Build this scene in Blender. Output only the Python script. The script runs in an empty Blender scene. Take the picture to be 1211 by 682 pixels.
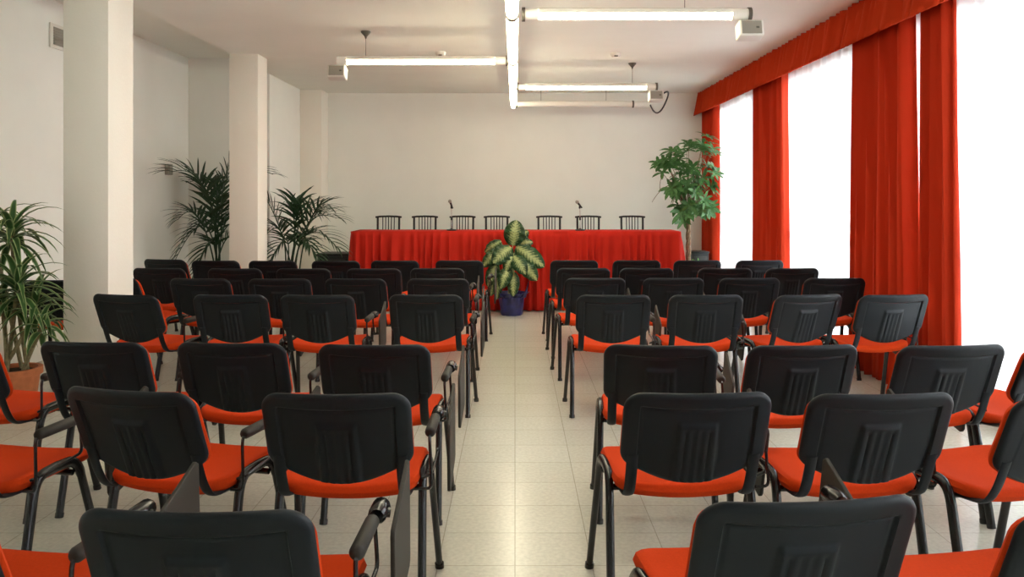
import bpy, bmesh, math, random
from mathutils import Vector, Matrix
rnd = random.Random(7)
PI = math.pi
SC = bpy.context.scene
COL = SC.collection
# ---------------------------------------------------------------- camera numbers
F, VX, VY, H = 937.0, 609.0, 234.0, 1.426
def P(px, py, d):
    return Vector(((px - VX) * d / F, d, H - (py - VY) * d / F))

# ---------------------------------------------------------------- materials
def new_mat(name):
    m = bpy.data.materials.new(name); m.use_nodes = True
    nt = m.node_tree; b = nt.nodes['Principled BSDF']
    return m, nt, b
def mat(name, col, rough=.5, spec=.5, metal=0, bump=0, bscale=200, var=0, vscale=8, coat=0, sheen=0):
    m, nt, b = new_mat(name)
    b.inputs['Base Color'].default_value = (*col, 1)
    b.inputs['Roughness'].default_value = rough
    b.inputs['Specular IOR Level'].default_value = spec
    b.inputs['Metallic'].default_value = metal
    b.inputs['Coat Weight'].default_value = coat
    b.inputs['Sheen Weight'].default_value = sheen
    tc = nt.nodes.new('ShaderNodeTexCoord')
    if bump:
        n = nt.nodes.new('ShaderNodeTexNoise'); n.inputs['Scale'].default_value = bscale; n.inputs['Detail'].default_value = 3
        nt.links.new(tc.outputs['Object'], n.inputs['Vector'])
        bp = nt.nodes.new('ShaderNodeBump'); bp.inputs['Strength'].default_value = bump; bp.inputs['Distance'].default_value = .002
        nt.links.new(n.outputs['Fac'], bp.inputs['Height']); nt.links.new(bp.outputs['Normal'], b.inputs['Normal'])
    if var:
        n = nt.nodes.new('ShaderNodeTexNoise'); n.inputs['Scale'].default_value = vscale; n.inputs['Detail'].default_value = 4
        nt.links.new(tc.outputs['Object'], n.inputs['Vector'])
        r = nt.nodes.new('ShaderNodeValToRGB')
        r.color_ramp.elements[0].position = .3; r.color_ramp.elements[1].position = .7
        r.color_ramp.elements[0].color = (*[c * (1 - var) for c in col], 1)
        r.color_ramp.elements[1].color = (*[min(1, c * (1 + var)) for c in col], 1)
        nt.links.new(n.outputs['Fac'], r.inputs['Fac']); nt.links.new(r.outputs['Color'], b.inputs['Base Color'])
    return m
M = {}
M['wall'] = mat('wall_paint', (.84, .84, .79), .85, .25, bump=.25, bscale=90, var=.015, vscale=3)
M['ceiling'] = mat('ceiling_paint', (.81, .82, .76), .9, .2, bump=.2, bscale=60, var=.02, vscale=2)
M['column'] = mat('column_paint', (.84, .80, .72), .85, .25, bump=.5, bscale=55)
M['shell'] = mat('black_plastic', (.0065, .0095, .0135), .48, .27, bump=.25, bscale=900)
M['frame'] = mat('gloss_black_tube', (.006, .006, .007), .22, .55)
M['seat'] = mat('red_seat_fabric', (.55, .044, .005), .9, .12, bump=.5, bscale=700, var=.06, vscale=150)
M['pad'] = mat('arm_foam', (.022, .019, .015), .6, .3, bump=.3, bscale=300)
M['tablet'] = mat('tablet_board', (.034, .030, .024), .55, .3, bump=.1, bscale=400)
M['chrome'] = mat('chrome', (.7, .7, .7), .18, .5, metal=1)
M['curtain'] = mat('red_curtain', (.55, .040, .012), .85, .12, bump=.3, bscale=500)
M['valance'] = mat('red_valance', (.50, .040, .008), .85, .12, bump=.3, bscale=500)
M['cloth'] = mat('red_tablecloth', (.50, .022, .012), .85, .12, bump=.3, bscale=400)
M['dark_wood'] = mat('dark_wood', (.012, .010, .010), .4, .5, var=.3, vscale=20)
M['black'] = mat('black_paint', (.012, .015, .016), .5, .4)
M['grey'] = mat('grey_plastic', (.30, .28, .24), .6, .4)
M['white_plastic'] = mat('white_plastic', (.72, .70, .64), .5, .4)
M['fixture'] = mat('white_fixture', (.80, .78, .72), .4, .5)
M['clamp'] = mat('dark_clamp', (.10, .09, .07), .5, .4)
M['terracotta'] = mat('terracotta', (.42, .13, .05), .8, .3, var=.15, vscale=25)
M['soil'] = mat('soil', (.035, .022, .014), .95, .1, bump=1, bscale=120)
M['foil'] = mat('blue_foil', (.010, .014, .11), .32, .6, var=.5, vscale=14)
M['darkpot'] = mat('dark_pot', (.03, .028, .026), .5, .4)
M['trunk'] = mat('trunk_bark', (.22, .16, .10), .9, .2, bump=1, bscale=60, var=.35, vscale=30)
M['cane'] = mat('cane', (.20, .17, .09), .85, .2, bump=.8, bscale=80, var=.3, vscale=40)
M['window_frame'] = mat('window_frame_paint', (.55, .57, .58), .4, .5)
M['terrace'] = mat('terrace_concrete', (.78, .78, .76), .9, .2, var=.08, vscale=2)
M['dais'] = mat('dais_carpet', (.10, .09, .08), .95, .1)

def drape(m, f):
    nt = m.node_tree; b = nt.nodes['Principled BSDF']; tr = nt.nodes.new('ShaderNodeBsdfTranslucent'); tr.inputs['Color'].default_value = b.inputs['Base Color'].default_value
    ms = nt.nodes.new('ShaderNodeMixShader'); ms.inputs[0].default_value = f
    nt.links.new(b.outputs[0], ms.inputs[1]); nt.links.new(tr.outputs[0], ms.inputs[2]); nt.links.new(ms.outputs[0], nt.nodes['Material Output'].inputs['Surface'])
drape(M['curtain'], .10); drape(M['valance'], .08)
def emis(name, col, s):
    m, nt, b = new_mat(name)
    b.inputs['Base Color'].default_value = (.9, .88, .8, 1)
    b.inputs['Emission Color'].default_value = (*col, 1); b.inputs['Emission Strength'].default_value = s
    return m
M['tube'] = emis('lit_tube', (1, .92, .68), 12.0)

def leaf_mat(name, dark, light, mode):
    m, nt, b = new_mat(name)
    N, L = nt.nodes.new, nt.links.new
    uv = N('ShaderNodeUVMap'); sep = N('ShaderNodeSeparateXYZ'); L(uv.outputs['UV'], sep.inputs[0])
    def math_(op, a, bb=None, c=None):
        n = N('ShaderNodeMath'); n.operation = op
        for i, v in enumerate((a, bb, c)):
            if v is None: continue
            if isinstance(v, (int, float)): n.inputs[i].default_value = v
            else: L(v, n.inputs[i])
        return n.outputs[0]
    av = math_('ABSOLUTE', math_('SUBTRACT', math_('MULTIPLY', sep.outputs[1], 2.0), 1.0))    # 0 midrib, 1 margin
    tc = N('ShaderNodeTexCoord'); no = N('ShaderNodeTexNoise'); L(tc.outputs['Object'], no.inputs['Vector'])
    no.inputs['Scale'].default_value = 45; no.inputs['Detail'].default_value = 3
    if mode == 'variegated':
        ph = math_('SUBTRACT', math_('MULTIPLY', sep.outputs[0], 62.0), math_('MULTIPLY', av, 13.0))
        vein = math_('MULTIPLY', math_('SINE', ph), .22)
        body = math_('SUBTRACT', .56, av)
        fac = math_('ADD', math_('MULTIPLY', body, 1.9), vein)
        fac = math_('ADD', fac, math_('MULTIPLY', math_('SUBTRACT', no.outputs['Fac'], .5), 1.6))
    elif mode == 'striped':
        fac = math_('MULTIPLY', math_('SUBTRACT', av, .55), 3.0)
    else:
        fac = math_('ADD', math_('MULTIPLY', math_('SUBTRACT', no.outputs['Fac'], .45), 2.5), math_('LESS_THAN', av, .06))
    cl = N('ShaderNodeClamp'); L(fac, cl.inputs[0])
    mx = N('ShaderNodeMix'); mx.data_type = 'RGBA'
    L(cl.outputs[0], mx.inputs['Factor']); mx.inputs[6].default_value = (*dark, 1); mx.inputs[7].default_value = (*light, 1)
    L(mx.outputs[2], b.inputs['Base Color'])
    b.inputs['Roughness'].default_value = .42; b.inputs['Specular IOR Level'].default_value = .4
    b.inputs['Subsurface Weight'].default_value = 0
    tr = N('ShaderNodeBsdfTranslucent'); L(mx.outputs[2], tr.inputs['Color'])
    ms = N('ShaderNodeMixShader'); ms.inputs[0].default_value = .22
    L(b.outputs[0], ms.inputs[1]); L(tr.outputs[0], ms.inputs[2])
    L(ms.outputs[0], nt.nodes['Material Output'].inputs['Surface'])
    return m
M['palm'] = leaf_mat('palm_leaf', (.014, .048, .018), (.032, .085, .028), 'plain')
M['dieff'] = leaf_mat('variegated_leaf', (.018, .065, .018), (.42, .48, .20), 'variegated')
M['dracaena'] = leaf_mat('striped_leaf', (.035, .10, .022), (.34, .40, .18), 'striped')
M['pachira'] = leaf_mat('pachira_leaf', (.045, .14, .035), (.11, .27, .07), 'plain')
M['moss'] = leaf_mat('pot_greenery', (.10, .30, .04), (.20, .45, .08), 'plain')

def floor_mat():
    m, nt, b = new_mat('floor_tiles')
    N, L = nt.nodes.new, nt.links.new
    tc = N('ShaderNodeTexCoord'); mp = N('ShaderNodeMapping'); mp.inputs['Location'].default_value = (30.0, 30.0 - .075, 0)
    L(tc.outputs['Object'], mp.inputs['Vector'])
    br = N('ShaderNodeTexBrick'); br.offset = 0; br.squash = 1
    br.inputs['Scale'].default_value = 1; br.inputs['Brick Width'].default_value = .3; br.inputs['Row Height'].default_value = .3
    br.inputs['Mortar Size'].default_value = .0022; br.inputs['Mortar Smooth'].default_value = .3
    br.inputs['Color1'].default_value = (.58, .565, .48, 1); br.inputs['Color2'].default_value = (.605, .59, .505, 1)
    br.inputs['Mortar'].default_value = (.38, .36, .29, 1)
    L(mp.outputs[0], br.inputs['Vector'])
    n = N('ShaderNodeTexNoise'); n.inputs['Scale'].default_value = 55; n.inputs['Detail'].default_value = 5; L(tc.outputs['Object'], n.inputs['Vector'])
    r = N('ShaderNodeValToRGB'); r.color_ramp.elements[0].position = .35; r.color_ramp.elements[1].position = .7
    r.color_ramp.elements[0].color = (.86, .86, .86, 1); r.color_ramp.elements[1].color = (1, 1, 1, 1); L(n.outputs['Fac'], r.inputs['Fac'])
    mx = N('ShaderNodeMix'); mx.data_type = 'RGBA'; mx.blend_type = 'MULTIPLY'; mx.inputs['Factor'].default_value = 1
    L(br.outputs['Color'], mx.inputs[6]); L(r.outputs['Color'], mx.inputs[7]); L(mx.outputs[2], b.inputs['Base Color'])
    b.inputs['Roughness'].default_value = .22; b.inputs['Specular IOR Level'].default_value = .5
    n2 = N('ShaderNodeTexNoise'); n2.inputs['Scale'].default_value = 30; n2.inputs['Detail'].default_value = 4; L(tc.outputs['Object'], n2.inputs['Vector'])
    ad = N('ShaderNodeMath'); ad.operation = 'MULTIPLY_ADD'; ad.inputs[1].default_value = -1.5; L(br.outputs['Fac'], ad.inputs[0]); L(n2.outputs['Fac'], ad.inputs[2])
    bp = N('ShaderNodeBump'); bp.inputs['Strength'].default_value = .25; bp.inputs['Distance'].default_value = .002
    L(ad.outputs[0], bp.inputs['Height']); L(bp.outputs['Normal'], b.inputs['Normal'])
    return m
M['floor'] = floor_mat()

def sheer_mat():
    m, nt, b = new_mat('sheer_voile')
    N, L = nt.nodes.new, nt.links.new
    tr = N('ShaderNodeBsdfTranslucent'); tr.inputs['Color'].default_value = (.93, .94, .95, 1)
    df = N('ShaderNodeBsdfDiffuse'); df.inputs['Color'].default_value = (.9, .9, .9, 1)
    tp = N('ShaderNodeBsdfTransparent'); tp.inputs['Color'].default_value = (1, 1, 1, 1)
    a = N('ShaderNodeMixShader'); a.inputs[0].default_value = .25; L(tr.outputs[0], a.inputs[1]); L(df.outputs[0], a.inputs[2])
    c = N('ShaderNodeMixShader'); c.inputs[0].default_value = .30; L(a.outputs[0], c.inputs[1]); L(tp.outputs[0], c.inputs[2])
    L(c.outputs[0], nt.nodes['Material Output'].inputs['Surface'])
    return m
M['sheer'] = sheer_mat()
def glass_mat():
    m, nt, b = new_mat('window_glass')
    N, L = nt.nodes.new, nt.links.new
    gl = N('ShaderNodeBsdfGlossy'); gl.inputs['Roughness'].default_value = .02
    tp = N('ShaderNodeBsdfTransparent'); tp.inputs['Color'].default_value = (.97, .98, .98, 1)
    fr = N('ShaderNodeFresnel'); fr.inputs['IOR'].default_value = 1.45
    c = N('ShaderNodeMixShader'); L(fr.outputs[0], c.inputs[0]); L(tp.outputs[0], c.inputs[1]); L(gl.outputs[0], c.inputs[2])
    L(c.outputs[0], nt.nodes['Material Output'].inputs['Surface'])
    return m
M['glass'] = glass_mat()

# ---------------------------------------------------------------- mesh helpers
class MB:
    def __init__(s): s.v = []; s.f = []; s.uv = []
    def add(s, verts, faces, uvs=None):
        o = len(s.v); s.v += [Vector(p) for p in verts]
        for i, f in enumerate(faces):
            s.f.append([o + k for k in f]); s.uv.append(uvs[i] if uvs else [(0, 0)] * len(f))
        return s
    def box(s, lo, hi, bev=0, seg=2, mtx=None):
        bm = bmesh.new(); bmesh.ops.create_cube(bm, size=1)
        c = [(a + b) / 2 for a, b in zip(lo, hi)]; d = [b - a for a, b in zip(lo, hi)]
        for v in bm.verts: v.co = Vector((v.co.x * d[0] + c[0], v.co.y * d[1] + c[1], v.co.z * d[2] + c[2]))
        if bev: bmesh.ops.bevel(bm, geom=bm.edges[:], offset=bev, segments=seg, affect='EDGES', profile=.5)
        bm.verts.index_update()
        vs = [(mtx @ v.co if mtx else v.co.copy()) for v in bm.verts]; fs = [[v.index for v in f.verts] for f in bm.faces]
        bm.free(); return s.add(vs, fs)
    def grid(s, nu, nv, fn, uv=True, wrap=False):
        vs = [fn(i / (nu - (0 if wrap else 1)), j / (nv - 1)) for j in range(nv) for i in range(nu)]
        fs, us = [], []
        for j in range(nv - 1):
            for i in range(nu if wrap else nu - 1):
                k = (i + 1) % nu
                fs.append([j * nu + i, j * nu + k, (j + 1) * nu + k, (j + 1) * nu + i])
                us.append([(i / (nu - 1), j / (nv - 1)), ((i + 1) / (nu - 1), j / (nv - 1)), ((i + 1) / (nu - 1), (j + 1) / (nv - 1)), (i / (nu - 1), (j + 1) / (nv - 1))])
        return s.add(vs, fs, us)
    def tube(s, path, r, n=10, flat=None, ref=None, caps=True):
        path = [Vector(p) for p in path]; m = len(path)
        rs = r if isinstance(r, (list, tuple)) else [r] * m
        ts = []
        for i in range(m):
            t = path[min(i + 1, m - 1)] - path[max(i - 1, 0)]; ts.append(t.normalized())
        up = Vector(ref) if ref else (Vector((0, 0, 1)) if abs(ts[0].z) < .9 else Vector((0, 1, 0)))
        vs = []
        for i in range(m):
            up = (up - ts[i] * up.dot(ts[i])).normalized(); sd = ts[i].cross(up)
            fa, fb = flat if flat else (1, 1)
            for k in range(n):
                a = 2 * PI * k / n
                vs.append(path[i] + (sd * math.cos(a) * fa + up * math.sin(a) * fb) * rs[i])
        fs = [[i * n + k, i * n + (k + 1) % n, (i + 1) * n + (k + 1) % n, (i + 1) * n + k] for i in range(m - 1) for k in range(n)]
        if caps: fs += [list(range(n))[::-1], [(m - 1) * n + k for k in range(n)]]
        return s.add(vs, fs)
    def lathe(s, prof, n=28, c=(0, 0, 0), wob=None):
        vs = []
        for (r, z) in prof:
            for k in range(n):
                a = 2 * PI * k / n; rr = r * (1 + (wob(a, z) if wob else 0))
                vs.append((c[0] + rr * math.cos(a), c[1] + rr * math.sin(a), c[2] + z))
        m = len(prof)
        fs = [[i * n + k, i * n + (k + 1) % n, (i + 1) * n + (k + 1) % n, (i + 1) * n + k] for i in range(m - 1) for k in range(n)]
        if prof[0][0] > 1e-5: fs.append(list(range(n))[::-1])
        if prof[-1][0] > 1e-5: fs.append([(m - 1) * n + k for k in range(n)])
        return s.add(vs, fs)
    def pad(s, hw, hl, rc, th, re, nu, nv, warp, top=None):
        """closed cushion-like slab over a rounded rectangle; warp(x, y, z) bends it; top(x, y) adds relief to the upper face"""
        def sdf(x, y):
            qx, qy = abs(x) - (hw - rc), abs(y) - (hl - rc)
            return -(min(max(qx, qy), 0) + math.hypot(max(qx, 0), max(qy, 0)) - rc)
        def bunch(t, n):
            a = -1 + 2 * t; return math.copysign(1 - (1 - abs(a)) ** 1.35, a)
        def pt(u, v):
            y = hl * bunch(v, nv); e = max(0, abs(y) - (hl - rc)); w = hw - rc + math.sqrt(max(0, rc * rc - e * e))
            return w * bunch(u, nu), y
        vs, fs, idx = [], [], {}
        for side in (1, -1):
            for j in range(nv):
                for i in range(nu):
                    edge = i in (0, nu - 1) or j in (0, nv - 1)
                    if side == -1 and edge: idx[side, i, j] = idx[1, i, j]; continue
                    x, y = pt(i / (nu - 1), j / (nv - 1)); d = max(0, sdf(x, y)); e = min(1, d / re)
                    z = 0 if edge else side * th / 2 * math.sqrt(max(0, 1 - (1 - e) ** 2))
                    if side == 1 and top: z += top(x, y, d)
                    idx[side, i, j] = len(vs); vs.append(warp(x, y, z))
        for side in (1, -1):
            for j in range(nv - 1):
                for i in range(nu - 1):
                    q = [idx[side, i, j], idx[side, i + 1, j], idx[side, i + 1, j + 1], idx[side, i, j + 1]]
                    fs.append(q if side == 1 else q[::-1])
        return s.add(vs, fs)
    def build(s, name, m, parent=None, origin=None, sharp=40):
        o3 = Vector(origin) if origin is not None else Vector((0, 0, 0))
        me = bpy.data.meshes.new(name); me.from_pydata([tuple(v - o3) for v in s.v], [], s.f)
        ul = me.uv_layers.new(name='UVMap'); flat = [c for f in s.uv for c in f]
        for i, c in enumerate(flat): ul.data[i].uv = c
        me.materials.append(m)
        bm = bmesh.new(); bm.from_mesh(me); bmesh.ops.recalc_face_normals(bm, faces=bm.faces); bm.to_mesh(me); bm.free()
        for p in me.polygons: p.use_smooth = True
        me.set_sharp_from_angle(angle=math.radians(sharp))
        o = bpy.data.objects.new(name, me); COL.objects.link(o)
        if parent: o.parent = parent
        elif origin is not None: o.location = o3
        return o
def tag(o, label, cat, group=None):
    o['label'] = label; o['category'] = cat
    if group: o['group'] = group
    return o
def empty(name, loc, label, cat, group=None, rz=0):
    o = bpy.data.objects.new(name, None); COL.objects.link(o); o.empty_display_size = .1
    o.location = loc; o.rotation_euler = (0, 0, rz); return tag(o, label, cat, group)
def struct(name, mb, m, parent=None, sharp=40):
    o = mb.build(name, m, parent, sharp=sharp)
    if not parent: o['kind'] = 'structure'
    return o
KIDS = {}
def copy_tree(o, parent=None):
    c = o.copy(); COL.objects.link(c); c.parent = parent
    for ch in [x for x in KIDS[o.name]] if o.name in KIDS else []:
        copy_tree(ch, c)
    return c
def remember(o):
    KIDS[o.name] = list(o.children)
    for c in o.children: remember(c)
def bez(p0, p1, p2, n):
    p0, p1, p2 = Vector(p0), Vector(p1), Vector(p2)
    return [(1 - t) ** 2 * p0 + 2 * t * (1 - t) * p1 + t * t * p2 for t in [i / (n - 1) for i in range(n)]]
def smooth_path(pts, r=.04, n=5):
    """polyline with rounded corners"""
    pts = [Vector(p) for p in pts]; out = [pts[0]]
    for a, b, c in zip(pts, pts[1:], pts[2:]):
        d1, d2 = (a - b), (c - b); k1 = min(r, d1.length * .49); k2 = min(r, d2.length * .49)
        out += bez(b + d1.normalized() * k1, b, b + d2.normalized() * k2, n)
    return out + [pts[-1]]

# ---------------------------------------------------------------- room shell
ZC, ZL, DB = 3.0, 3.2, 11.9
XL, XC0, XC1, XR = -4.15, -3.12, -2.807, 3.04
YB = -2.0
struct('floor', MB().box((XL - .15, YB - .15, -.12), (XR + .15, DB + .15, 0)), M['floor'])
struct('ceiling', MB().box((XC0, YB - .1, ZC), (XR + .15, DB + .15, ZC + .35)), M['ceiling'])
struct('ceiling_side_bay', MB().box((XL - .15, YB - .1, ZL), (XC0 - .001, 10.22, ZL + .15)), M['ceiling'])
struct('wall_far', MB().box((XC0 - .15, DB, 0), (XR + .15, DB + .15, ZC)), M['wall'])
struct('wall_left', MB().box((XL - .15, YB - .1, 0), (XL, 10.07, ZL)), M['wall'])
struct('wall_bay_end', MB().box((XL - .15, 10.07, 0), (XC0, 10.22, ZL)), M['wall'])
struct('wall_left_far', MB().box((XC0 - .15, 10.22, 0), (XC0, DB, ZC)), M['wall'])
struct('wall_behind', MB().box((XL - .15, YB - .15, 0), (XR + .15, YB, ZL)), M['wall'])
for nm, y0, y1 in (('column', 5.47, 5.83), ('column', 8.65, 8.98), ('column', 11.5, DB)):
    struct(nm, MB().box((XC0, y0, 0), (XC1, y1, ZC), .006, 2), M['column'])
# right wall: piers and lintel, windows between
piers = [(YB - .1, -.6), (2.35, 2.65), (6.25, 6.9), (8.95, 9.85), (11.6, DB)]
w = MB()
w.box((XR, YB - .1, 2.75), (XR + .15, DB, ZC)); w.box((XR, YB - .1, 0), (XR + .15, DB, .08))
for a, b in piers: w.box((XR, a, .08), (XR + .15, b, 2.75))
struct('wall_right', w, M['wall'])
spans = [(-.6, 2.35), (2.65, 6.25), (6.9, 8.95), (9.85, 11.6)]  # first span is an unseen window, added to light the nearest chairs
for i, (a, b) in enumerate(spans[::-1]):
    r = bpy.data.objects.new('window_%d' % (i + 1), None); COL.objects.link(r); r.location = (XR + .07, (a + b) / 2, .08); r['kind'] = 'structure'
    o = Vector(r.location); n = max(2, round((b - a) / 1.1)); fr = MB(); t = .05
    x0, x1 = XR + .04, XR + .11
    fr.box((x0, a, .08), (x1, b, .16), .004); fr.box((x0, a, 2.68), (x1, b, 2.75), .004)
    for k in range(n + 1):
        y = a + (b - a) * k / n; y = min(max(y, a + t / 2), b - t / 2)
        fr.box((x0, y - t / 2, .16), (x1, y + t / 2, 2.68), .004)
    fr.box((x0, a, 1.02), (x1, b, 1.07), .004)
    fr.build('window_frame', M['window_frame'], r, o)
    MB().box((XR + .072, a + .02, .1), (XR + .078, b - .02, 2.72)).build('pane', M['glass'], r, o)
    hd = MB()
    for k in range(1, n): 
        y = a + (b - a) * k / n
        hd.tube([(XR + .04, y, 1.2), (XR + .0, y, 1.2), (XR + .0, y - .1, 1.2)], .011, 8)
    hd.build('window_handle', M['grey'], r, o)
    # daylight portal for the opening
    ld = bpy.data.lights.new('window_daylight', 'AREA'); ld.shape = 'RECTANGLE'; ld.size = b - a; ld.size_y = 2.6; ld.cycles.is_portal = True
    lo = bpy.data.objects.new('window_daylight', ld); COL.objects.link(lo); lo.location = (XR + .2, (a + b) / 2, 1.41)
    lo.rotation_euler = Vector((-1, 0, 0)).to_track_quat('-Z', 'Z').to_euler()
struct('terrace_ground', MB().box((XR + .15, -8, -.3), (XR + 14, 22, -.05)), M['terrace'])

# ---------------------------------------------------------------- curtains
def wave_cloth(y0, y1, z0, z1, x, amp, per, seed, nz=14, gather=0, hem=0, flare=0, lean=0):
    r = random.Random(seed); L = y1 - y0; n = max(24, int(L / .011))
    ph = [r.uniform(0, 2 * PI) for _ in range(6)]
    def fn(u, v):
        y = y0 + L * u; zt = v                      # v 0 bottom, 1 top
        a = 2 * PI * y / per + .8 * math.sin(2 * PI * y / (per * 3.1) + ph[0])
        s = math.sin(a + .35 * math.sin(3 * v + ph[1])) + .35 * math.sin(2.3 * a + ph[2] + v) + .25 * math.sin(.47 * a + ph[3])
        am = amp * (1 - gather * zt)
        yy = y + lean * (1 - v) * (u - .5) + .25 * amp * math.sin(a * 2 + ph[4]) * (1 - v)
        z = z0 + (z1 - z0) * v + (hem * s * (1 - v) if hem else 0)
        return (x + am * s - flare * (1 - v), yy, z)
    return MB().grid(n, nz, fn)
def solid(o, t=.006):
    md = o.modifiers.new('thickness', 'SOLIDIFY'); md.thickness = t; md.offset = 0
XV = 2.765
v = wave_cloth(1.2, DB - .03, 2.675, 2.995, XV, .046, .115, 3, nz=8, gather=.45, hem=.018, flare=.035)
v = v.build('curtain_valance', M['valance'], None, (XV, 6.5, 2.83), 80); solid(v); tag(v, 'long gathered red pelmet frill along the ceiling over the windows', 'valance')
cur = [(11.22, DB - .03, 'narrow red curtain in the far corner behind the green money tree', 11),
       (8.40, 9.45, 'red curtain between the two far bright windows, standing alone', 12),
       (5.72, 6.58, 'wide red curtain of the near pair, the one farther along the wall', 13),
       (5.19, 5.50, 'narrow red curtain of the near pair, beside the big bright window', 14)]
for y0, y1, lab, sd in cur:
    c = wave_cloth(y0, y1, .015, 2.98, 2.86, .046, .088, sd, nz=16, gather=.1, lean={11: .03, 12: .10, 13: .20, 14: .14}[sd])
    o = c.build('curtain', M['curtain'], None, (2.86, (y0 + y1) / 2, 0), 80); solid(o)
    tag(o, lab, 'curtain', 'red floor-length curtains')
sl = ['white sheer curtain glowing in the far window nearest the corner', 'white sheer curtain glowing between the middle and near red curtains',
      'white sheer curtain over the big bright window behind the near window-side chairs', 'white sheer curtain nearest the camera, over the added unseen window']
for (a, b), lab, sd in zip(spans[::-1], sl, (21, 22, 23, 24)):
    c = wave_cloth(a - .08, b + .08, .02, 2.98, 2.965, .018, .16, sd, nz=6)
    tag(c.build('sheer_curtain', M['sheer'], None, (2.965, (a + b) / 2, 0), 80), lab, 'curtain', 'white sheer curtains')

# ---------------------------------------------------------------- conference chair
LEAN = math.radians(23)
HB = .819; YT = -.34
SIDE, DIP = .287, .070
def back_warp(off, low=0):
    hl = SIDE / 2
    def wp(x, y, z):
        s = (hl - y) / (2 * hl)                       # 0 top, 1 bottom
        dip = DIP * max(0, 1 - (x / .205) ** 2) ** 1.2
        q = s * (SIDE + dip)                          # distance down the slope
        yy = YT + q * math.sin(LEAN) + .55 * (x * x) * (1 - .25 * s)
        zz = HB - q * math.cos(LEAN)
        yy += off - z * math.cos(LEAN); zz -= z * math.sin(LEAN) + low * (1 - s)
        return (x, yy, zz)
    return wp
def shell_relief(x, y, d):
    z = 0
    t = SIDE / 2 - y                                   # from the top edge
    def sstep(a, b, q): q = min(1, max(0, (q - a) / (b - a))); return q * q * (3 - 2 * q)
    inn = min(sstep(.048, .054, .235 - abs(x)), sstep(.042, .048, t))
    z -= .0070 * inn
    gd = min(.235 - abs(x) - .0535, t - .047); z -= .0045 * max(0, 1 - abs(gd) / .0065)
    # embossed badge with four flutes
    wb = .062 + .008 * (t / SIDE)
    m = min(sstep(0, .007, wb - abs(x)), sstep(0, .007, t - .088), sstep(0, .01, SIDE * .985 - t))
    z += .0095 * m
    fl = max(0, math.cos(abs(x) * 2 * PI / .0265 + PI)) ** 2 if abs(x) < .052 else 0
    z += -.006 * fl * m * sstep(.10, .115, t) 
    return z
def make_chair():
    r = empty('conference_chair', (0, 0, 0), 'x', 'chair')
    def seat_warp(x, y, z):
        zz = .464 - .026 * (1 - min(1, (x / .235) ** 2)) * (1 if y < .05 else 1 - min(1, (y - .05) / .17) ** 2) + z
        f = max(0, (y - .10) / .11); zz -= .020 * f * f
        return (x, y + .07, zz)
    MB().pad(.236, .212, .075, .047, .022, 26, 26, seat_warp).build('seat', M['seat'], r)
    MB().pad(.2345, SIDE / 2, .062, .032, .02, 26, 20, back_warp(.017, .013)).build('backrest', M['seat'], r)
    sh = MB().pad(.236, SIDE / 2, .060, .024, .016, 92, 60, back_warp(-.004), shell_relief).build('back_shell', M['shell'], r, sharp=60)
    sh['label'] = 'black plastic back shell with fluted panel'
    for sx in (-1, 1):
        br = MB().tube(smooth_path([(sx * .198, -.243, .600), (sx * .198, -.205, .500), (sx * .198, -.165, .438), (sx * .198, -.02, .425)], .04), 1, 10, (.019, .007), (0, 1, .3))
        br.build('back_bracket', M['shell'], r)
        fl = smooth_path([(sx * .272, .270, .004), (sx * .246, .150, .470), (sx * .243, .04, .474)], .07, 8)
        MB().tube(fl, [.0145] * 2 + [.0165] * (len(fl) - 2), 12, (.9, 1.15), (0, 1, 0)).tube([(sx * .272, .270, 0), (sx * .271, .266, .02)], .0178, 12).build('leg', M['frame'], r)
        rl = smooth_path([(sx * .252, -.150, .004), (sx * .244, -.055, .470), (sx * .243, .04, .474)], .07, 8)
        MB().tube(rl, .0165, 12, (.9, 1.15), (0, 1, 0)).tube([(sx * .252, -.150, 0), (sx * .2515, -.146, .02)], .0182, 12).build('leg', M['frame'], r)
    MB().tube([(-.243, -.045, .425), (.243, -.045, .425)], .011, 10).tube([(-.243, .13, .425), (.243, .13, .425)], .011, 10)\
        .tube([(-.15, -.045, .418), (-.15, .13, .418)], .009, 8).tube([(.15, -.045, .418), (.15, .13, .418)], .009, 8).build('seat_frame', M['frame'], r)
    ax = .272
    wire = MB().tube(smooth_path([(.235, -.10, .44), (ax + .01, -.10, .44), (ax, -.09, .60), (ax, -.08, .622), (ax, .13, .622), (ax + .008, .13, .50), (ax + .008, -.08, .485), (.246, -.08, .47)], .022, 5), .0056, 8)
    wire.build('arm_frame', M['frame'], r)
    MB().tube([(ax, -.085, .624), (ax, -.082, .624), (ax, -.073, .624), (ax, .10, .624), (ax, .109, .624), (ax, .112, .624)], [.008, .014, .0185, .0185, .014, .008], 14).build('arm_pad', M['pad'], r)
    MB().tube([(ax, .10, .624), (ax, .15, .624)], .008, 10).tube([(ax + .004, .135, .622), (ax + .004, .145, .622), (ax + .004, .205, .622), (ax + .004, .215, .622)], [.018, .024, .024, .018], 12).tube([(ax, .175, .62), (ax + .032, .18, .615)], .013, 10).build('tablet_hinge', M['frame'], r)
    outline = [(.125, .575), (.133, .590), (.365, .690), (.380, .680), (.392, .40), (.378, .384), (.165, .332), (.150, .338), (.142, .352)]
    t = MB(); n = len(outline); X0, X1 = .300, .312
    vs = [(X0, y, z) for y, z in outline] + [(X1, y, z) for y, z in outline]
    t.add(vs, [list(range(n)), list(range(n, 2 * n))[::-1]] + [[i, (i + 1) % n, n + (i + 1) % n, n + i] for i in range(n)])
    o = t.build('writing_tablet', M['tablet'], r, sharp=30)
    bv = o.modifiers.new('edge', 'BEVEL'); bv.width = .003; bv.segments = 2
    return r
proto = make_chair(); remember(proto)
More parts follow.
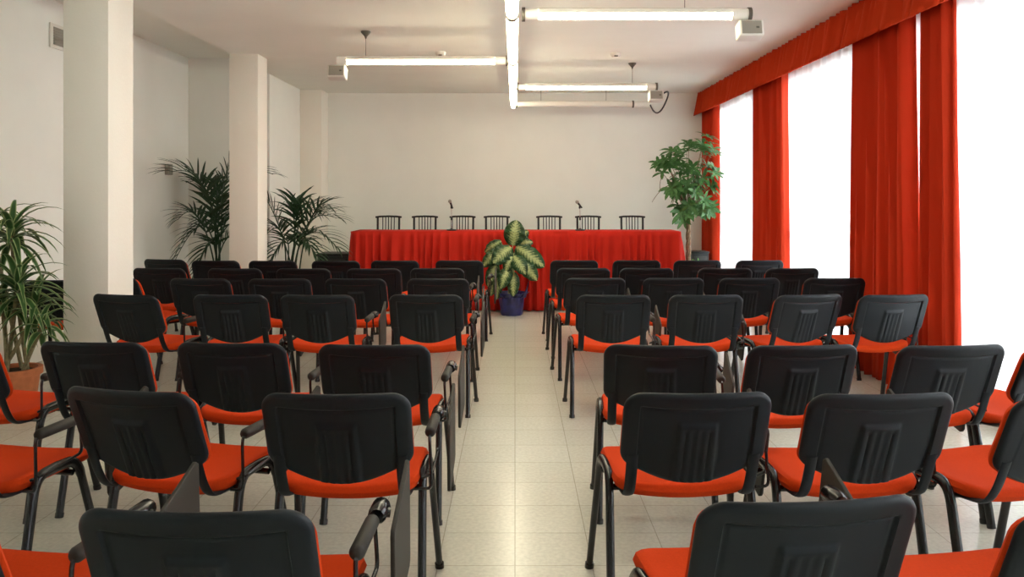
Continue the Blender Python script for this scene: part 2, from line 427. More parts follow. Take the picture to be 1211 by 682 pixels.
ROWS = ['front', 'second', 'third', 'fourth', 'fifth', 'sixth', 'hindmost']
# row (0 = by the table), d of the back's top, centre px (or X when |value| < 10), yaw deg, tablet lean deg
right = [
 (6, 1.64, 946.5, 6), (6, 1.60, 1.225, 8),
 (5, 2.50, 822.5, 2), (5, 2.49, 1035.5, 3), (5, 2.48, 1.76, 14),
 (4, 3.29, 778.5, -5), (4, 3.29, 947, 4), (4, 3.29, 1121, 5), (4, 3.36, 2.36, 20),
 (3, 4.98, 725, 0), (3, 4.98, 833.5, 0), (3, 5.0, 955.5, 12), (3, 5.0, 1055, 7),
 (2, 6.03, 703.5, 3), (2, 6.03, 795.5, 1), (2, 6.03, 885, 2), (2, 6.03, 985, 0),
 (1, 6.88, 689.7, 2), (1, 6.88, 764, 0), (1, 6.88, 856, -2), (1, 6.88, 935.5, 2),
 (0, 7.74, 678.8, 1), (0, 7.74, 752.3, 0), (0, 7.74, 824, 1), (0, 7.74, 897.5, 2)]
left = [
 (6, 1.585, 244.5, -1), (6, 1.60, -1.285, -6),
 (5, 2.49, 401, 0), (5, 2.54, 158, -13), (5, 2.50, -1.92, -8),
 (4, 3.30, 444, -1), (4, 3.34, 276.5, -3), (4, 3.36, 114.5, -4), (4, 3.36, -2.42, -10),
 (3, 4.99, 504, -2), (3, 4.98, 376.7, 0), (3, 4.99, 274.6, 0), (3, 5.0, 150, -12),
 (2, 5.98, 518.7, 0), (2, 5.98, 421.4, -2), (2, 5.98, 332.5, 2), (2, 6.0, 238.5, -3), (2, 6.17, 140, -30), (2, 5.88, 57, 0),
 (1, 6.87, 517.5, -1), (1, 6.84, 443, 1), (1, 6.84, 360, 0), (1, 6.84, 279.5, 0), (1, 6.88, 190, -3),
 (0, 7.72, 543.4, -2), (0, 7.70, 467.7, 0), (0, 7.68, 398, 0), (0, 7.68, 323.8, 0), (0, 7.70, 256.5, 0), (0, 7.86, 196, -12)]
POS = ['beside the aisle', 'second from aisle', 'third from aisle', 'fourth from aisle', 'fifth from aisle', 'sixth from aisle']
first = True
for block, lst in (('window-side', right), ('wall-side', left)):
    cnt = {}
    for row, d, c, yaw in lst:
        k = cnt.get(row, 0); cnt[row] = k + 1
        X = c if abs(c) < 10 else (c - VX) * (d + .045) / F
        d -= (.03, .03, .03, .03, .03, .04, .055)[row]; th = math.radians(yaw)
        off = Matrix.Rotation(th, 3, 'Z') @ Vector((0, YT, 0))
        r = proto if first else copy_tree(proto); first = False
        r.location = (X - off.x, d - off.y, 0); r.rotation_euler = (0, 0, th)
        rowt = ROWS[row] + ' row from table' if row not in (0, 6) else ('front row by table' if row == 0 else 'hindmost row near camera')
        if (block, row, k) in (('window-side', 6, 1), ('window-side', 5, 2), ('window-side', 4, 3), ('wall-side', 2, 4), ('wall-side', 2, 5)):
            for ch in [x for x in r.children if x.name.split('.')[0] in ('arm_frame', 'arm_pad', 'tablet_hinge', 'writing_tablet')]: bpy.data.objects.remove(ch)
        for ch in r.children:
            nm = ch.name.split('.')[0]
            if nm == 'writing_tablet': ch.rotation_euler.y = .08 if block == 'window-side' else 0
            if nm == 'writing_tablet': ch.location.x = .025 if block == 'window-side' else (.07 if (row, k) == (5, 2) else .012)
            if nm == 'tablet_hinge': ch.location.x = .03 if block == 'window-side' else 0
            if nm in ('arm_frame', 'arm_pad'): ch.location.x = .015 if block == 'window-side' else 0
        r['label'] = 'red-seated black-backed chair, %s, %s, %s block' % (POS[k], rowt, block)
        r['category'] = 'chair'; r['group'] = 'conference chairs in the %s block' % block

# ---------------------------------------------------------------- stage: platform, table, cloth, spindle chairs, microphones
struct('stage_platform', MB().box((-2.0, 10.06, 0), (2.02, 11.5, .26), .01), M['dais'])
TX0, TX1, TY0, TY1, TZ = -2.08, 2.10, 10.02, 10.66, 1.0
t = empty('long_table', (0, 10.34, .26), 'long table under the red cloth on the platform', 'table'); o3 = (0, 10.34, .26)
MB().box((TX0 + .02, TY0 + .06, .965), (TX1 - .02, TY1 - .02, .995), .004).build('tabletop', M['dark_wood'], t, o3)
for x in (-1.95, -.02, 1.95):
    for y in (TY0 + .12, TY1 - .06): MB().box((x - .025, y - .025, .26), (x + .025, y + .025, .965), .004).build('leg', M['dark_wood'], t, o3)
def tablecloth():
    r = random.Random(5)
    A, B = TY1 - TY0, TX1 - TX0
    per = [(TX0, TY1), (TX0, TY0), (TX1, TY0), (TX1, TY1)]
    segs = [A, B, A]; tot = sum(segs); n = 900; nz = 16
    ph = [r.uniform(0, 6.3) for _ in range(8)]
    fold = []
    def edge(s):
        if s < A: return Vector((TX0, TY1 - s)), Vector((-1, 0))
        if s < A + B: return Vector((TX0 + s - A, TY0)), Vector((0, -1))
        return Vector((TX1, TY0 + s - A - B)), Vector((1, 0))
    def fn(u, v):
        s = u * tot; p, nrm = edge(s)
        # blend normals at the corners
        for cs, n1, n2 in ((A, Vector((-1, 0)), Vector((0, -1))), (A + B, Vector((0, -1)), Vector((1, 0)))):
            q = (s - cs) / .06
            if abs(q) < 1: nrm = (n1 * (1 - q) / 2 + n2 * (1 + q) / 2).normalized()
        k = 2 * PI * s
        w = .25 * math.sin(k / .47 + ph[0] + .9 * math.sin(k / 1.1 + ph[6])) + .2 * math.sin(k / .9 + ph[3])
        env = .55 + .45 * math.sin(k / .77 + ph[5] + 1.3 * v)
        w += .75 * env * (1 - 2 * abs(math.sin(k / .29 + ph[1] + 1.6 * math.sin(k / .83 + ph[5]))) ** .8) + .5 * (1.2 - env) * math.sin(k / .105 + ph[2] + 2 * math.sin(k / .7 + ph[4]) + .6 * v)
        a = (.004 + .050 * min(1, v * 2.6) ** .8)
        o = .006 * min(1, v * 8) + a * w + .055 * v
        sh = .02 * v * math.sin(k / .52 + ph[7])
        tang = Vector((-nrm.y, nrm.x))
        z = TZ - (TZ - .012) * v
        q = p + nrm * o + tang * sh
        return (q.x, q.y, z)
    m = MB(); m.grid(n, nz, fn)
    m.grid(40, 6, lambda u, v: (TX0 + B * u, TY0 + A * v, TZ + .0005 * math.sin(u * 40)))
    return m
c = tablecloth().build('tablecloth', M['cloth'], None, (0, 10.34, 1.0), 70); solid(c, .004)
tag(c, 'long pleated red tablecloth falling to the floor along the head table', 'tablecloth')

def spindle_chair():
    r = empty('spindle_chair', (0, 0, 0), 'x', 'chair')
    # back at y = 0, seat toward -y (faces the audience)
    MB().pad(.20, .19, .05, .032, .016, 14, 14, lambda x, y, z: (x * (1 - .12 * (y / .19)), y - .20, .445 + z)).build('seat', M['dark_wood'], r)
    for sx in (-1, 1):
        MB().tube([(sx * .165, -.34, .44), (sx * .185, -.37, 0)], [.018, .013], 10).build('leg', M['dark_wood'], r)
        MB().tube([(sx * .15, -.05, .44), (sx * .17, .0, 0)], [.018, .013], 10).build('leg', M['dark_wood'], r)
        MB().tube([(sx * .145, -.04, .455), (sx * .149, -.01, .70), (sx * .150, .0, .895)], .015, 10).build('back_post', M['dark_wood'], r)
    for k in range(5):
        x = -.076 + .038 * k
        MB().tube([(x, -.04, .455), (x * 1.03, -.008, .70), (x * 1.05, .003, .898)], .007, 8).build('spindle', M['dark_wood'], r)
    MB().grid(14, 9, lambda u, v: (0, 0, 0)) if False else None
    cr = MB().tube([(-.182, -.004, .897), (-.12, .004, .905), (0, .01, .909), (.12, .004, .905), (.182, -.004, .897)], 1, 10, (.011, .0135), (0, 0, 1))
    cr.build('crest_rail', M['dark_wood'], r)
    st = MB().tube([(-.172, -.355, .2), (.172, -.355, .2)], .009, 8).tube([(-.165, -.02, .2), (.165, -.02, .2)], .009, 8)
    st.build('stretcher', M['dark_wood'], r); return r
sp = spindle_chair(); remember(sp)
ords = ['first', 'second', 'third', 'fourth', 'fifth', 'sixth', 'last']
for i, px in enumerate((459.5, 502.5, 547, 587.5, 649.5, 695.5, 747.5)):
    r = sp if i == 0 else copy_tree(sp)
    r.location = ((px - VX) * 11.05 / F, 11.05, .262); r.rotation_euler = (0, 0, (0, .02, -.03, .03, 0, -.02, .02)[i])
    r['label'] = 'dark wooden spindle-back chair behind red table, %s counted from the column wall' % ords[i]
    r['group'] = 'spindle-back chairs at the head table'
for px, fx, lab in ((534, -.02, 'desk microphone on red table near the third spindle-back chair'), (686, -.05, 'desk microphone on red table near the sixth spindle-back chair, head tilted')):
    b = P(px, 269, 10.3); b.z = TZ + .003
    r = empty('desk_microphone', b, lab, 'microphone', 'desk microphones')
    MB().lathe([(.0, 0), (.062, 0), (.066, .006), (.064, .014), (.02, .02), (.012, .03), (0, .03)], 24).build('base', M['black'], r)
    MB().tube([(0, 0, .02), (0, 0, .16)], .0065, 10).tube([(0, 0, .16), (fx * .1, 0, .30)], .0042, 8).build('stand_rod', M['chrome'], r)
    MB().tube([(0, 0, .135), (0, 0, .175)], .012, 10).build('clutch', M['black'], r)
    s = Vector((fx * .1, 0, .30)); dr = Vector((fx * 1.2, -.04, .07)).normalized()
    MB().tube([s - Vector((0, 0, .015)), s + Vector((0, 0, .02)), s + Vector((0, 0, .03))], .012, 10).tube([s + Vector((0, 0, .03)) - dr * .05, s + Vector((0, 0, .03)) + dr * .04], [.010, .014], 12).build('microphone_body', M['black'], r)
    h = s + Vector((0, 0, .03)) + dr * .06
    MB().lathe([(0, -.024), (.014, -.019), (.023, -.006), (.023, .008), (.014, .02), (0, .024)], 16, h).build('microphone_head', M['grey'], r)

# black boxes on the floor by the ends of the table
def black_box(x0, x1, y0, y1, z, lab):
    o3 = ((x0 + x1) / 2, (y0 + y1) / 2, 0)
    r = empty('loudspeaker_cabinet', o3, lab, 'cabinet')
    MB().box((x0, y0, 0.01), (x1, y1, z - .03), .008).build('body', M['black'], r, o3)
    MB().box((x0 - .008, y0 - .01, z - .03), (x1 + .008, y1, z), .006).build('top_panel', M['black'], r, o3)
    MB().box((x0 + .03, y0 - .008, .06), (x1 - .03, y0, z - .07), .003).build('front_grille', M['darkpot'], r, o3)
    for x in (x0 + .04, x1 - .04):
        MB().box((x - .02, y0 + .02, 0), (x + .02, y1 - .02, .012)).build('foot', M['black'], r, o3)
black_box(-2.61, -2.21, 10.45, 10.9, .69, 'low black cabinet between the small palm and the red table')
black_box(2.50, 2.74, 11.2, 11.5, .67, 'black box behind the money tree trunk by the corner curtain')

# ---------------------------------------------------------------- lights under the ceiling
LZ = 2.722; SX = -.02
def branch(y, x0, x1, lit, l0, l1, rod, lab, clamps):
    o3 = ((x0 + x1) / 2, y, LZ)
    r = empty('tube_light', o3, lab, 'light', 'fluorescent tube lights')
    hs = MB(); R = .042
    s = 1 if x1 > x0 else -1
    hs.grid(2, 17, lambda u, v: (l0 + (l1 - l0) * u, y + R * math.cos(PI * v), LZ + .004 + R * math.sin(PI * v)))
    for a, b in ((x0, l0), (l1, x1)): hs.tube([(a, y, LZ), (b, y, LZ)], R, 20)
    h = hs.build('housing', M['fixture'], r, o3)
    MB().tube([(l0 - .0 * s, y, LZ), (l1 + .0 * s, y, LZ)], .036, 20).build('tube', M['tube' if lit else 'fixture'], r, o3)
    for cx in clamps:
        MB().tube([(cx - .012, y, LZ), (cx + .012, y, LZ)], .050, 20).build('clamp', M['clamp'], r, o3)
    for rx in rod:
        k = MB().tube([(rx, y, LZ + .03), (rx, y, ZC - .04)], .0025, 6).build('suspension_cable', M['clamp'], r, o3)
        MB().lathe([(.006, -.07), (.012, -.05), (.045, -.012), (.048, 0)], 18, (rx, y, ZC)).build('ceiling_cup', M['clamp'], k, o3)
branch(5.60, .05, 1.67, 1, .165, 1.53, [1.2], 'lit white tube lamp reaching toward windows, nearest the camera', [.06, 1.655])
branch(7.49, -.06, -1.68, 1, -.19, -1.585, [-1.41], 'lit white tube lamp reaching toward the columns', [-.075])
branch(9.25, .02, 1.66, 1, .13, 1.53, [1.37], 'lit white tube lamp reaching toward windows, second from the camera', [.03, 1.65])
branch(10.95, .01, 1.87, 0, .10, 1.55, [.36, 1.26], 'unlit white tube nearest the far wall', [.02, 1.63])
o3 = (SX, 6.5, LZ)
r = empty('tube_light', o3, 'long lit tube running down the room above the aisle', 'light', 'fluorescent tube lights')
joints = [1.8, 3.7, 5.60, 7.49, 9.25, 10.95]
for a, b in zip(joints, joints[1:] + [11.12]):
    MB().tube([(SX, a + (.03 if a > 2 else 0), LZ), (SX, b - (.03 if b < 11 else 0), LZ)], .040, 20).build('tube', M['tube'], r, o3)
    lo, hi = a + (.03 if a > 2 else 0), b - (.03 if b < 11 else 0)
    MB().grid(2, 17, lambda u, v: (SX + .044 * math.cos(PI * v), lo + (hi - lo) * u, LZ + .004 + .044 * math.sin(PI * v))).build('housing', M['fixture'], r, o3)
    MB().tube([(SX, a - .035, LZ), (SX, a + .035, LZ)], .047, 20).build('clamp', M['clamp'], r, o3)
    k = MB().tube([(SX, a, LZ + .03), (SX, a, ZC - .03)], .0025, 6).build('suspension_cable', M['clamp'], r, o3)
    MB().lathe([(.006, -.05), (.012, -.04), (.04, -.01), (.042, 0)], 16, (SX, a, ZC)).build('ceiling_cup', M['fixture'], k, o3)
def spk(x, y, s, lab):
    o3 = (x, y, LZ - .05); r = empty('ceiling_speaker', o3, lab, 'speaker', 'small box speakers')
    m = Matrix.Translation((x, y, LZ - .11)) @ Matrix.Rotation(-.22, 4, 'X')
    MB().box((-.085, -.05, -.06), (.085, .07, .06), .012, 3, m).build('body', M['grey' if 0 else 'white_plastic'], r, o3)
    MB().box((-.07, -.0535, -.048), (.07, -.049, .048), .002, 1, m).build('grille', M['grey'], r, o3)
    MB().box((.03, -.056, -.008), (.052, -.0515, .006), .001, 1, m).build('badge', M['clamp'], r, o3)
    MB().box((-.07, -.01, LZ - .05 - (LZ - .11)), (.07, .01, .068), .002, 1, Matrix.Translation((x, y, LZ - .11))).build('bracket', M['clamp'], r, o3)
spk(1.66, 5.60, 1, 'small pale box speaker under the lamp nearest the camera')
spk(-1.68, 7.49, -1, 'small pale box speaker on the lamp reaching toward the columns')
spk(1.645, 9.25, 1, 'small pale box speaker on far lamp, with black cable')
cb = MB().tube(bez((1.725, 9.25, 2.64), (1.86, 9.35, 2.74), (1.86, 9.8, 2.60), 10)[:-1] + bez((1.86, 9.8, 2.60), (1.86, 10.4, 2.42), (1.865, 10.95, LZ), 10), .010, 8)
tag(cb.build('cable', M['black'], None, (1.9, 10, 2.6)), 'black cable looping from the far box speaker to unlit tube', 'cable')
for px, d, lab in ((521, 8.55, 'white smoke detector on the ceiling beside the column-side lamp'), (728, 8.6, 'white smoke detector on the ceiling between the two window-side lamps')):
    x = (px - VX) * d / F; r = empty('smoke_detector', (x, d, ZC), lab, 'smoke detector', 'smoke detectors')
    MB().lathe([(.058, 0), (.06, -.012), (.052, -.03), (.038, -.05), (0, -.052)], 24).build('body', M['white_plastic'], r)
    MB().box((-.02, -.05, -.048), (.02, -.042, -.034), .002).build('sensor_slot', M['clamp'], r)

# ---------------------------------------------------------------- wall fittings
r = empty('wall_vent', (XL, 7.22, 2.88), 'small square grey vent high on the side wall beside the column', 'vent')
MB().box((.002, -.17, -.11), (.02, .17, .11), .004).build('frame', M['white_plastic'], r)
g = MB()
g.box((.02, -.13, -.08), (.024, .13, .08))
for k in range(7): g.box((.022, -.13, -.075 + k * .023), (.03, .13, -.066 + k * .023))
g.build('grille', M['grey'], r)
r = empty('wall_box', (XL, 9.44, 1.765), 'small grey-brown box on the bay wall at the palm tip', 'box')
MB().box((.002, -.06, -.065), (.05, .06, .065), .006).build('body', M['grey'], r)
MB().box((.05, -.045, -.05), (.056, .045, .05), .002).build('cover', M['grey'], r)

# ---------------------------------------------------------------- plants
def strip(mb, pts, width, nrm, fold=.25, wf=None):
    """a leaf along pts: 3 verts across, tapered; nrm ~ upper side"""
    n = len(pts); vs = []; nrm = Vector(nrm)
    for i, p in enumerate(pts):
        t = (pts[min(i + 1, n - 1)] - pts[max(i - 1, 0)]).normalized()
        sd = t.cross(nrm)
        if sd.length < 1e-4: sd = Vector((1, 0, 0))
        sd.normalize(); up = sd.cross(t)
        q = i / (n - 1); wd = width * (wf(q) if wf else math.sin(PI * (q * .93 + .05)) ** .7)
        vs += [p - sd * wd + up * wd * fold, p, p + sd * wd + up * wd * fold]
    fs, us = [], []
    for i in range(n - 1):
        for k in range(2):
            fs.append([i * 3 + k, i * 3 + k + 1, i * 3 + k + 4, i * 3 + k + 3])
            us.append([(i / (n - 1), k / 2), (i / (n - 1), (k + 1) / 2), ((i + 1) / (n - 1), (k + 1) / 2), ((i + 1) / (n - 1), k / 2)])
    mb.add(vs, fs, us)
def frond(p0, p1, p2, n=17, ll=.34, start=.38, droop=.5, seed=0, w=.011):
    r = random.Random(seed); path = bez(p0, p1, p2, 22); mb = MB()
    mb.tube(path, [.009 * (1 - .8 * i / 21) + .0015 for i in range(22)], 6)
    for i in range(n):
        t = start + (1 - start) * i / (n - 1) * .985; k = t * 21; a = int(k); b = min(21, a + 1); p = path[a].lerp(path[b], k - a)
        tg = (path[b] - path[max(0, a - 1)]).normalized()
        up = Vector((0, 0, 1)) - tg * tg.z
        if up.length < .1: up = Vector((0, -1, 0)) - tg * -tg.y
        up.normalize(); sd = tg.cross(up)
        L = ll * (.55 + .45 * math.sin(PI * (.15 + .8 * (t - start) / (1 - start)))) * r.uniform(.85, 1.1)
        for s in (-1, 1):
            ang = math.radians(r.uniform(38, 55) * (1 - .45 * i / n))
            d0 = (tg * math.cos(ang) + sd * s * math.sin(ang) + up * .28).normalized()
            pts = []; q = p.copy(); d = d0.copy()
            for j in range(6):
                pts.append(q.copy()); q = q + d * (L / 5); d = (d + Vector((0, 0, -1)) * droop * .32).normalized()
            strip(mb, pts, w * r.uniform(.8, 1.15), up, .3, lambda x: min(1, x * 4 + .3) * (1 - x ** 3) + .03)
    return mb
def pot(parent, o3, c, rt, rb, h, m, rim=.012):
    MB().lathe([(0, .001), (rb, .001), (rb + .2 * (rt - rb), h * .2), (rt, h * .86), (rt + rim, h * .87), (rt + rim, h), (rt - .012, h), (rt - .016, h - .03), (0, h - .03)], 32, c).build('pot', m, parent, o3)
    MB().lathe([(rt - .02, h - .045), (rt - .03, h - .022), (0, h - .015)], 24, c).build('soil', M['soil'], parent, o3)
# tall palm in the bay beside the farther column
c0 = Vector((-3.52, 9.42, 0))
r = empty('kentia_palm', c0, 'dark green palm in the bay, rising behind the farther column', 'plant', 'palms'); pot(r, c0, c0, .17, .13, .34, M['darkpot'])
def fr_px(pts, d0, d1, d2, base, **k):
    a = P(*pts[0], d1); b = P(*pts[1], d2); return frond(base, a * 2 - (Vector(base) + b) / 2 if k.pop('through', True) else a, b, **k)
pf = [((246, 232), (203, 203), 8.9, 8.7, .42), ((238, 262), (210, 260), 9.0, 8.8, .3), ((243, 268), (205, 312), 9.2, 9.0, .32),
      ((262, 236), (282, 190), 9.5, 9.6, .36), ((262, 250), (250, 215), 9.6, 9.8, .3), ((252, 285), (228, 330), 9.15, 8.95, .28), ((266, 265), (300, 240), 9.6, 9.6, .33), ((270, 280), (310, 290), 9.5, 9.4, .3),
      ((250, 240), (225, 215), 9.65, 9.85, .36), ((255, 262), (232, 270), 9.6, 9.75, .3), ((262, 222), (323, 206), 9.45, 9.5, .36)]
for i, (a, b, d1, d2, ll) in enumerate(pf):
    base = c0 + Vector((rnd.uniform(-.05, .05), rnd.uniform(-.05, .05), .32))
    fr_px((a, b), 0, d1, d2, base, ll=ll, seed=i, droop=.42, n=13, w=.016).build('frond', M['palm'], r, c0)
# shorter palm before the far wall
c0 = Vector((-2.74, 9.75, 0))
r = empty('kentia_palm', c0, 'bushy green palm between the farther column and the red table', 'plant', 'palms'); pot(r, c0, c0, .17, .13, .34, M['darkpot'])
pf = [((330, 268), (314, 236), 9.75, 9.7, .3), ((333, 275), (309, 285), 9.6, 9.4, .28), ((348, 262), (338, 245), 9.78, 9.82, .28), ((355, 262), (372, 250), 9.75, 9.7, .3),
      ((362, 268), (398, 258), 9.7, 9.6, .32), ((362, 278), (398, 292), 9.6, 9.4, .3), ((340, 285), (320, 308), 9.5, 9.25, .26), ((356, 288), (380, 312), 9.5, 9.3, .26),
      ((352, 282), (366, 290), 9.4, 9.1, .26), ((350, 258), (352, 242), 9.8, 9.85, .28), ((366, 262), (388, 246), 9.7, 9.6, .28)]
for i, (a, b, d1, d2, ll) in enumerate(pf):
    base = c0 + Vector((rnd.uniform(-.10, .10), rnd.uniform(-.06, .06), .32))
    fr_px((a, b), 0, d1, d2, base, ll=ll * 1.25, seed=40 + i, droop=.55, n=10, w=.014, start=.42).build('frond', M['palm'], r, c0)
# dracaena by the nearer column
c0 = Vector((-3.24, 5.12, 0))
r = empty('striped_dracaena', c0, 'striped dracaena in a terracotta pot by the nearer column', 'plant'); pot(r, c0, c0, .15, .115, .33, M['terracotta'], .016)
def rosette(cn, n, L, seed, w=.024, lo=-.35, hi=1.3, axis=(0, 0, 1)):
    q = random.Random(seed); mb = MB()
    for i in range(n):
        az = i * 2.39996 + q.uniform(-.3, .3); el = lo + (hi - lo) * (i / n) ** .8 + q.uniform(-.1, .1)
        d = Vector((math.cos(az) * math.cos(el), math.sin(az) * math.cos(el), math.sin(el))); pts = []; p = Vector(cn) + Vector((0, 0, .08 * i / n))
        l = L * q.uniform(.8, 1.1)
        for j in range(8):
            pts.append(p.copy()); p = p + d * (l / 7); d = (d + Vector((0, 0, -1)) * .27).normalized()
        strip(mb, pts, w * q.uniform(.85, 1.15), Vector((0, 0, 1)) if abs(d.z) < .97 else Vector((math.cos(az), math.sin(az), .3)), .35, lambda x: min(1, x * 3 + .35) * (1 - x ** 2.4) + .02)
    return mb
heads = [((14, 288), 5.12, 36, .37, 1), ((-10, 280), 5.2, 24, .34, 2), ((20, 352), 5.0, 36, .38, 3), ((42, 372), 5.05, 22, .30, 4), ((2, 365), 5.1, 22, .34, 5), ((50, 395), 4.95, 14, .24, 6)]
for i, (px, d, n, L, sd) in enumerate(heads):
    top = P(*px, d); b = c0 + Vector((.08 * math.cos(i * 1.1 + .4), .08 * math.sin(i * 1.1 + .4), .30))
    mid = (b + top) / 2 + Vector((rnd.uniform(-.04, .04), 0, 0))
    MB().tube(bez(b, mid, top + Vector((0, 0, .05)), 9), .013, 8).build('cane', M['cane'], r, c0)
    rosette(top, n, L, sd).build('leaf_rosette', M['dracaena'], r, c0)
# dieffenbachia in front of the table
c0 = Vector(((605 - VX) * 9.7 / F, 9.68, 0))
r = empty('dumb_cane_plant', c0, 'variegated broad-leaved plant in blue foil pot before the red table', 'plant')
def crinkle(a, z): return .035 * math.sin(a * 9 + z * 20) + .03 * math.sin(a * 23 - z * 31) * min(1, z * 4) + (.10 * math.sin(a * 5 + .6) if z > .24 else 0)
f = MB().lathe([(.0, .002), (.125, .002), (.135, .03), (.140, .10), (.150, .18), (.155, .215), (.15, .225), (.17, .25), (.195, .275), (.19, .277), (.165, .252), (.14, .225)], 72, c0, crinkle)
f.build('foil_wrap', M['foil'], r, c0)
flp = MB()
for az, hh in ((.3, .20), (-.5, .13), (2.6, .12), (1.4, .14), (3.9, .10)):
    a = c0 + Vector((math.cos(az) * .15, math.sin(az) * .15, .22))
    strip(flp, bez(a, a + Vector((math.cos(az) * .05, math.sin(az) * .05, hh * .6)), a + Vector((math.cos(az) * .07, math.sin(az) * .07, hh)), 6), .06, Vector((math.cos(az), math.sin(az), 0)), .3, lambda x: 1 - .9 * x)
flp.build('foil_points', M['foil'], r, c0)
MB().lathe([(.13, .20), (.12, .215), (0, .22)], 24, c0).build('soil', M['soil'], r, c0)
def big_leaf(a, b, width, seed, bow=.10, nrm=(0, -1, .35)):
    q = random.Random(seed); mb = MB(); a, b = Vector(a), Vector(b); n = Vector(nrm).normalized()
    ax = b - a; L = ax.length; sd = ax.cross(n).normalized(); n = sd.cross(ax).normalized()
    def fn(u, v):
        c = v * 2 - 1; w = width * 1.12 * (math.sin(PI * min(1, u * .95 + .045)) ** .55) * (1 - .15 * u)
        p = a + ax * u + sd * c * w + n * (bow * math.sin(PI * u) - .35 * w * (c * c) + .012 * math.sin(u * 26 + abs(c) * 2) * abs(c) + .10 * w * abs(c))
        return p
    nu, nv = 22, 11
    mb.grid(nu, nv, fn)
    return mb
SC0 = 4.55
LV = [((302, 228), (322, 92), 56, 9.62, 9.66), ((292, 236), (196, 325), 50, 9.58, 9.42), ((322, 236), (472, 345), 50, 9.6, 9.46), ((308, 285), (372, 385), 40, 9.5, 9.36),
      ((345, 312), (432, 418), 42, 9.52, 9.40), ((282, 345), (236, 462), 36, 9.48, 9.38), ((305, 372), (305, 502), 34, 9.48, 9.40), ((230, 250), (138, 345), 34, 9.68, 9.62),
      ((215, 325), (168, 450), 34, 9.66, 9.6), ((240, 205), (152, 265), 28, 9.80, 9.84), ((232, 380), (215, 520), 26, 9.62, 9.54), ((205, 380), (185, 500), 26, 9.75, 9.7), ((330, 200), (385, 150), 28, 9.8, 9.86), ((305, 270), (262, 372), 34, 9.55, 9.43), ((320, 225), (410, 210), 30, 9.72, 9.8)]
stem_top = [Vector((c0.x + .012 * (k - 1), c0.y + .02 * (k % 2), .62 + .04 * k)) for k in range(3)]
for k, s in enumerate(stem_top):
    MB().tube(bez(c0 + Vector((.03 * (k - 1), 0, .21)), c0 + Vector((.03 * (k - 1), -.01, .45)), s, 8), [.016] * 6 + [.014, .012], 8).build('stem', M['dracaena'], r, c0)
for i, (a, b, w, d0, d1) in enumerate(LV):
    A = P(540 + a[0] / SC0, 240 + a[1] / SC0, d0); B = P(540 + b[0] / SC0, 240 + b[1] / SC0, d1)
    lf = big_leaf(A, B, w / SC0 * d0 / F, i, .05).build('leaf', M['dieff'], r, c0)
    md = lf.modifiers.new('thickness', 'SOLIDIFY'); md.thickness = .0015
    st = stem_top[i % 3] - Vector((0, 0, .02 + .05 * (i // 5)))
    MB().tube(bez(st, (st + A) / 2 + Vector((0, 0, .04)), A.lerp(B, .04), 8), .006, 6).build('petiole', M['dracaena'], lf, c0)
# pachira
c0 = Vector(((814 - VX) * 10.85 / F, 10.85, 0))
r = empty('money_tree', c0, 'tall potted tree with braided trunk between the red table and windows', 'plant'); pot(r, c0, c0, .16, .13, .32, M['darkpot'])
tr = MB(); TT = 1.16
for k in range(3):
    pth = [c0 + Vector((.019 * math.cos(a * 13 + k * 2.094), .019 * math.sin(a * 13 + k * 2.094), .29 + a * (TT - .29))) for a in [i / 60 for i in range(61)]]
    tr.tube(pth, [.021 - .005 * i / 60 for i in range(61)], 9)
tr.build('trunk', M['trunk'], r, c0)
q = random.Random(99); fol = MB(); bra = MB(); top = c0 + Vector((0, 0, TT - .01))
def palmate(mb, c, axis, L, nl, q):
    axis = Vector(axis).normalized(); ref = Vector((0, 0, 1)) if abs(axis.z) < .9 else Vector((1, 0, 0))
    e1 = axis.cross(ref).normalized(); e2 = axis.cross(e1); off = q.uniform(0, 6)
    for k in range(nl):
        a = off + 2 * PI * k / nl + q.uniform(-.15, .15); d = (e1 * math.cos(a) + e2 * math.sin(a)) * .9 + axis * .35; d.normalize(); p = c.copy(); pts = []; l = L * q.uniform(.75, 1.1)
        for j in range(6):
            pts.append(p.copy()); p = p + d * l / 5; d = (d + Vector((0, 0, -.16))).normalized()
        strip(mb, pts, l * .155, axis, .2, lambda x: math.sin(PI * (x ** 1.15 * .95 + .03)) ** .8)
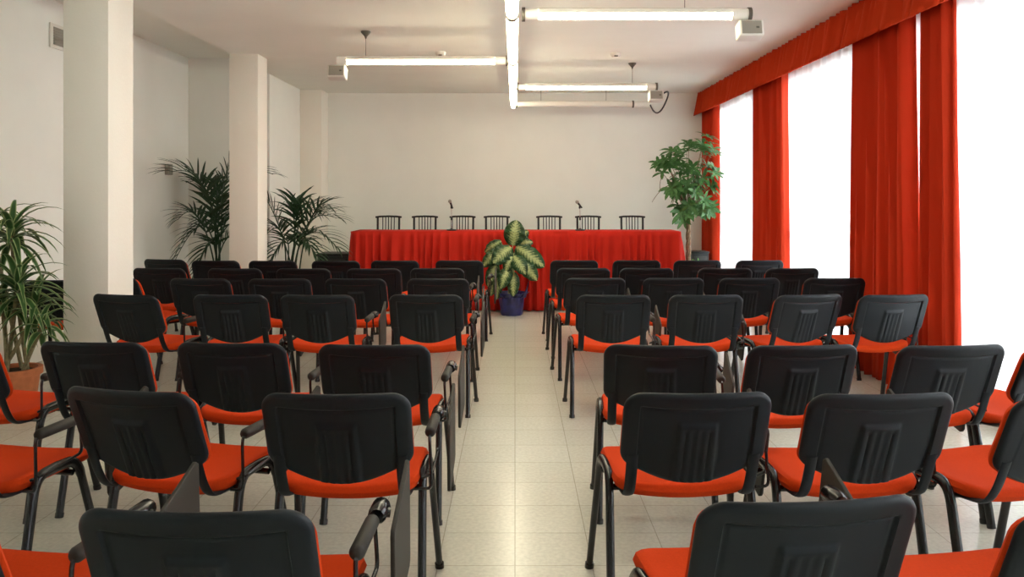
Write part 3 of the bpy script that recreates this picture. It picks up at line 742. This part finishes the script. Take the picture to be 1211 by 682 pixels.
# crown: blobs placed where the photo shows clumps (px, py, radius px)
blobs = [(790, 187, 13), (806, 185, 14), (822, 178, 13), (838, 180, 9), (800, 205, 15), (818, 205, 17), (838, 205, 10), (795, 225, 10), (812, 228, 15), (832, 228, 13), (804, 246, 12), (820, 246, 12), (836, 245, 10), (784, 198, 9), (842, 222, 7), (806, 255, 8), (834, 168, 7)]
for bx, by, br in blobs:
    for k in range(max(3, int(br * .5))):
        a, s = q.uniform(0, 2 * PI), math.sqrt(q.random()); d = 10.85 + q.uniform(-.24, .16) 
        c = P(bx + br * s * math.cos(a) * .9, by + br * s * math.sin(a) * .9, d); ax = (c - (c0 + Vector((0, 0, 1.55)))).normalized() + Vector((q.uniform(-.3, .3), -.5 + q.uniform(-.3, .3), .5))
        palmate(fol, c, ax, q.uniform(.14, .20), q.choice((5, 6, 7)), q)
        if k < 2: bra.tube(bez(top, top.lerp(c, .4) + Vector((0, 0, .12)), c, 8), [.010, .009, .008, .007, .006, .005, .004, .003], 6)
tw = bez(P(795, 218, 10.8), P(782, 220, 10.7), P(771, 239, 10.6), 8); bra.tube(tw, [.007, .006, .006, .005, .005, .004, .004, .003], 6); bra.tube(bez(tw[4], tw[4] + Vector((-.02, 0, .1)), P(783, 208, 10.7), 6), .004, 6)
bra.tube(bez(top, top + Vector((-.02, 0, .2)), P(795, 218, 10.8), 8), .008, 6)
bra.build('branches', M['trunk'], r, c0); fol.build('foliage', M['pachira'], r, c0)
gr = MB()
for k in range(26):
    a = q.uniform(0, 6.28); b = c0 + Vector((.10 * math.cos(a), .10 * math.sin(a), .29)); palmate(gr, b + Vector((.06 * math.cos(a), .06 * math.sin(a), q.uniform(.03, .28))), (math.cos(a), math.sin(a) - .3, .9), q.uniform(.05, .08), 5, q)
gr.build('undergrowth', M['moss'], r, c0)

# ---------------------------------------------------------------- sky, camera, view
w = bpy.data.worlds.new('World'); SC.world = w; w.use_nodes = True
bg = w.node_tree.nodes['Background']; bg.inputs[0].default_value = (.93, .97, 1.0, 1); bg.inputs[1].default_value = 5.6
cam = bpy.data.cameras.new('camera'); co = bpy.data.objects.new('camera', cam); COL.objects.link(co)
co.location = (0, 0, H); co.rotation_euler = (PI / 2, 0, 0)
cam.sensor_fit = 'HORIZONTAL'; cam.sensor_width = 36; cam.lens = F / 1211 * 36
cam.shift_x = -(VX - 605.5) / 1211; cam.shift_y = -(341 - VY) / 1211; cam.clip_start = .05
SC.camera = co
vs = SC.view_settings; SC.display_settings.display_device = 'sRGB'
vs.view_transform = 'Standard'; vs.look = 'None'; vs.gamma = 1; vs.use_curve_mapping = False; vs.exposure = 1.1
cy = SC.cycles
cy.use_denoising = True; cy.max_bounces = 10; cy.diffuse_bounces = 6; cy.transparent_max_bounces = 12; cy.sample_clamp_indirect = 8
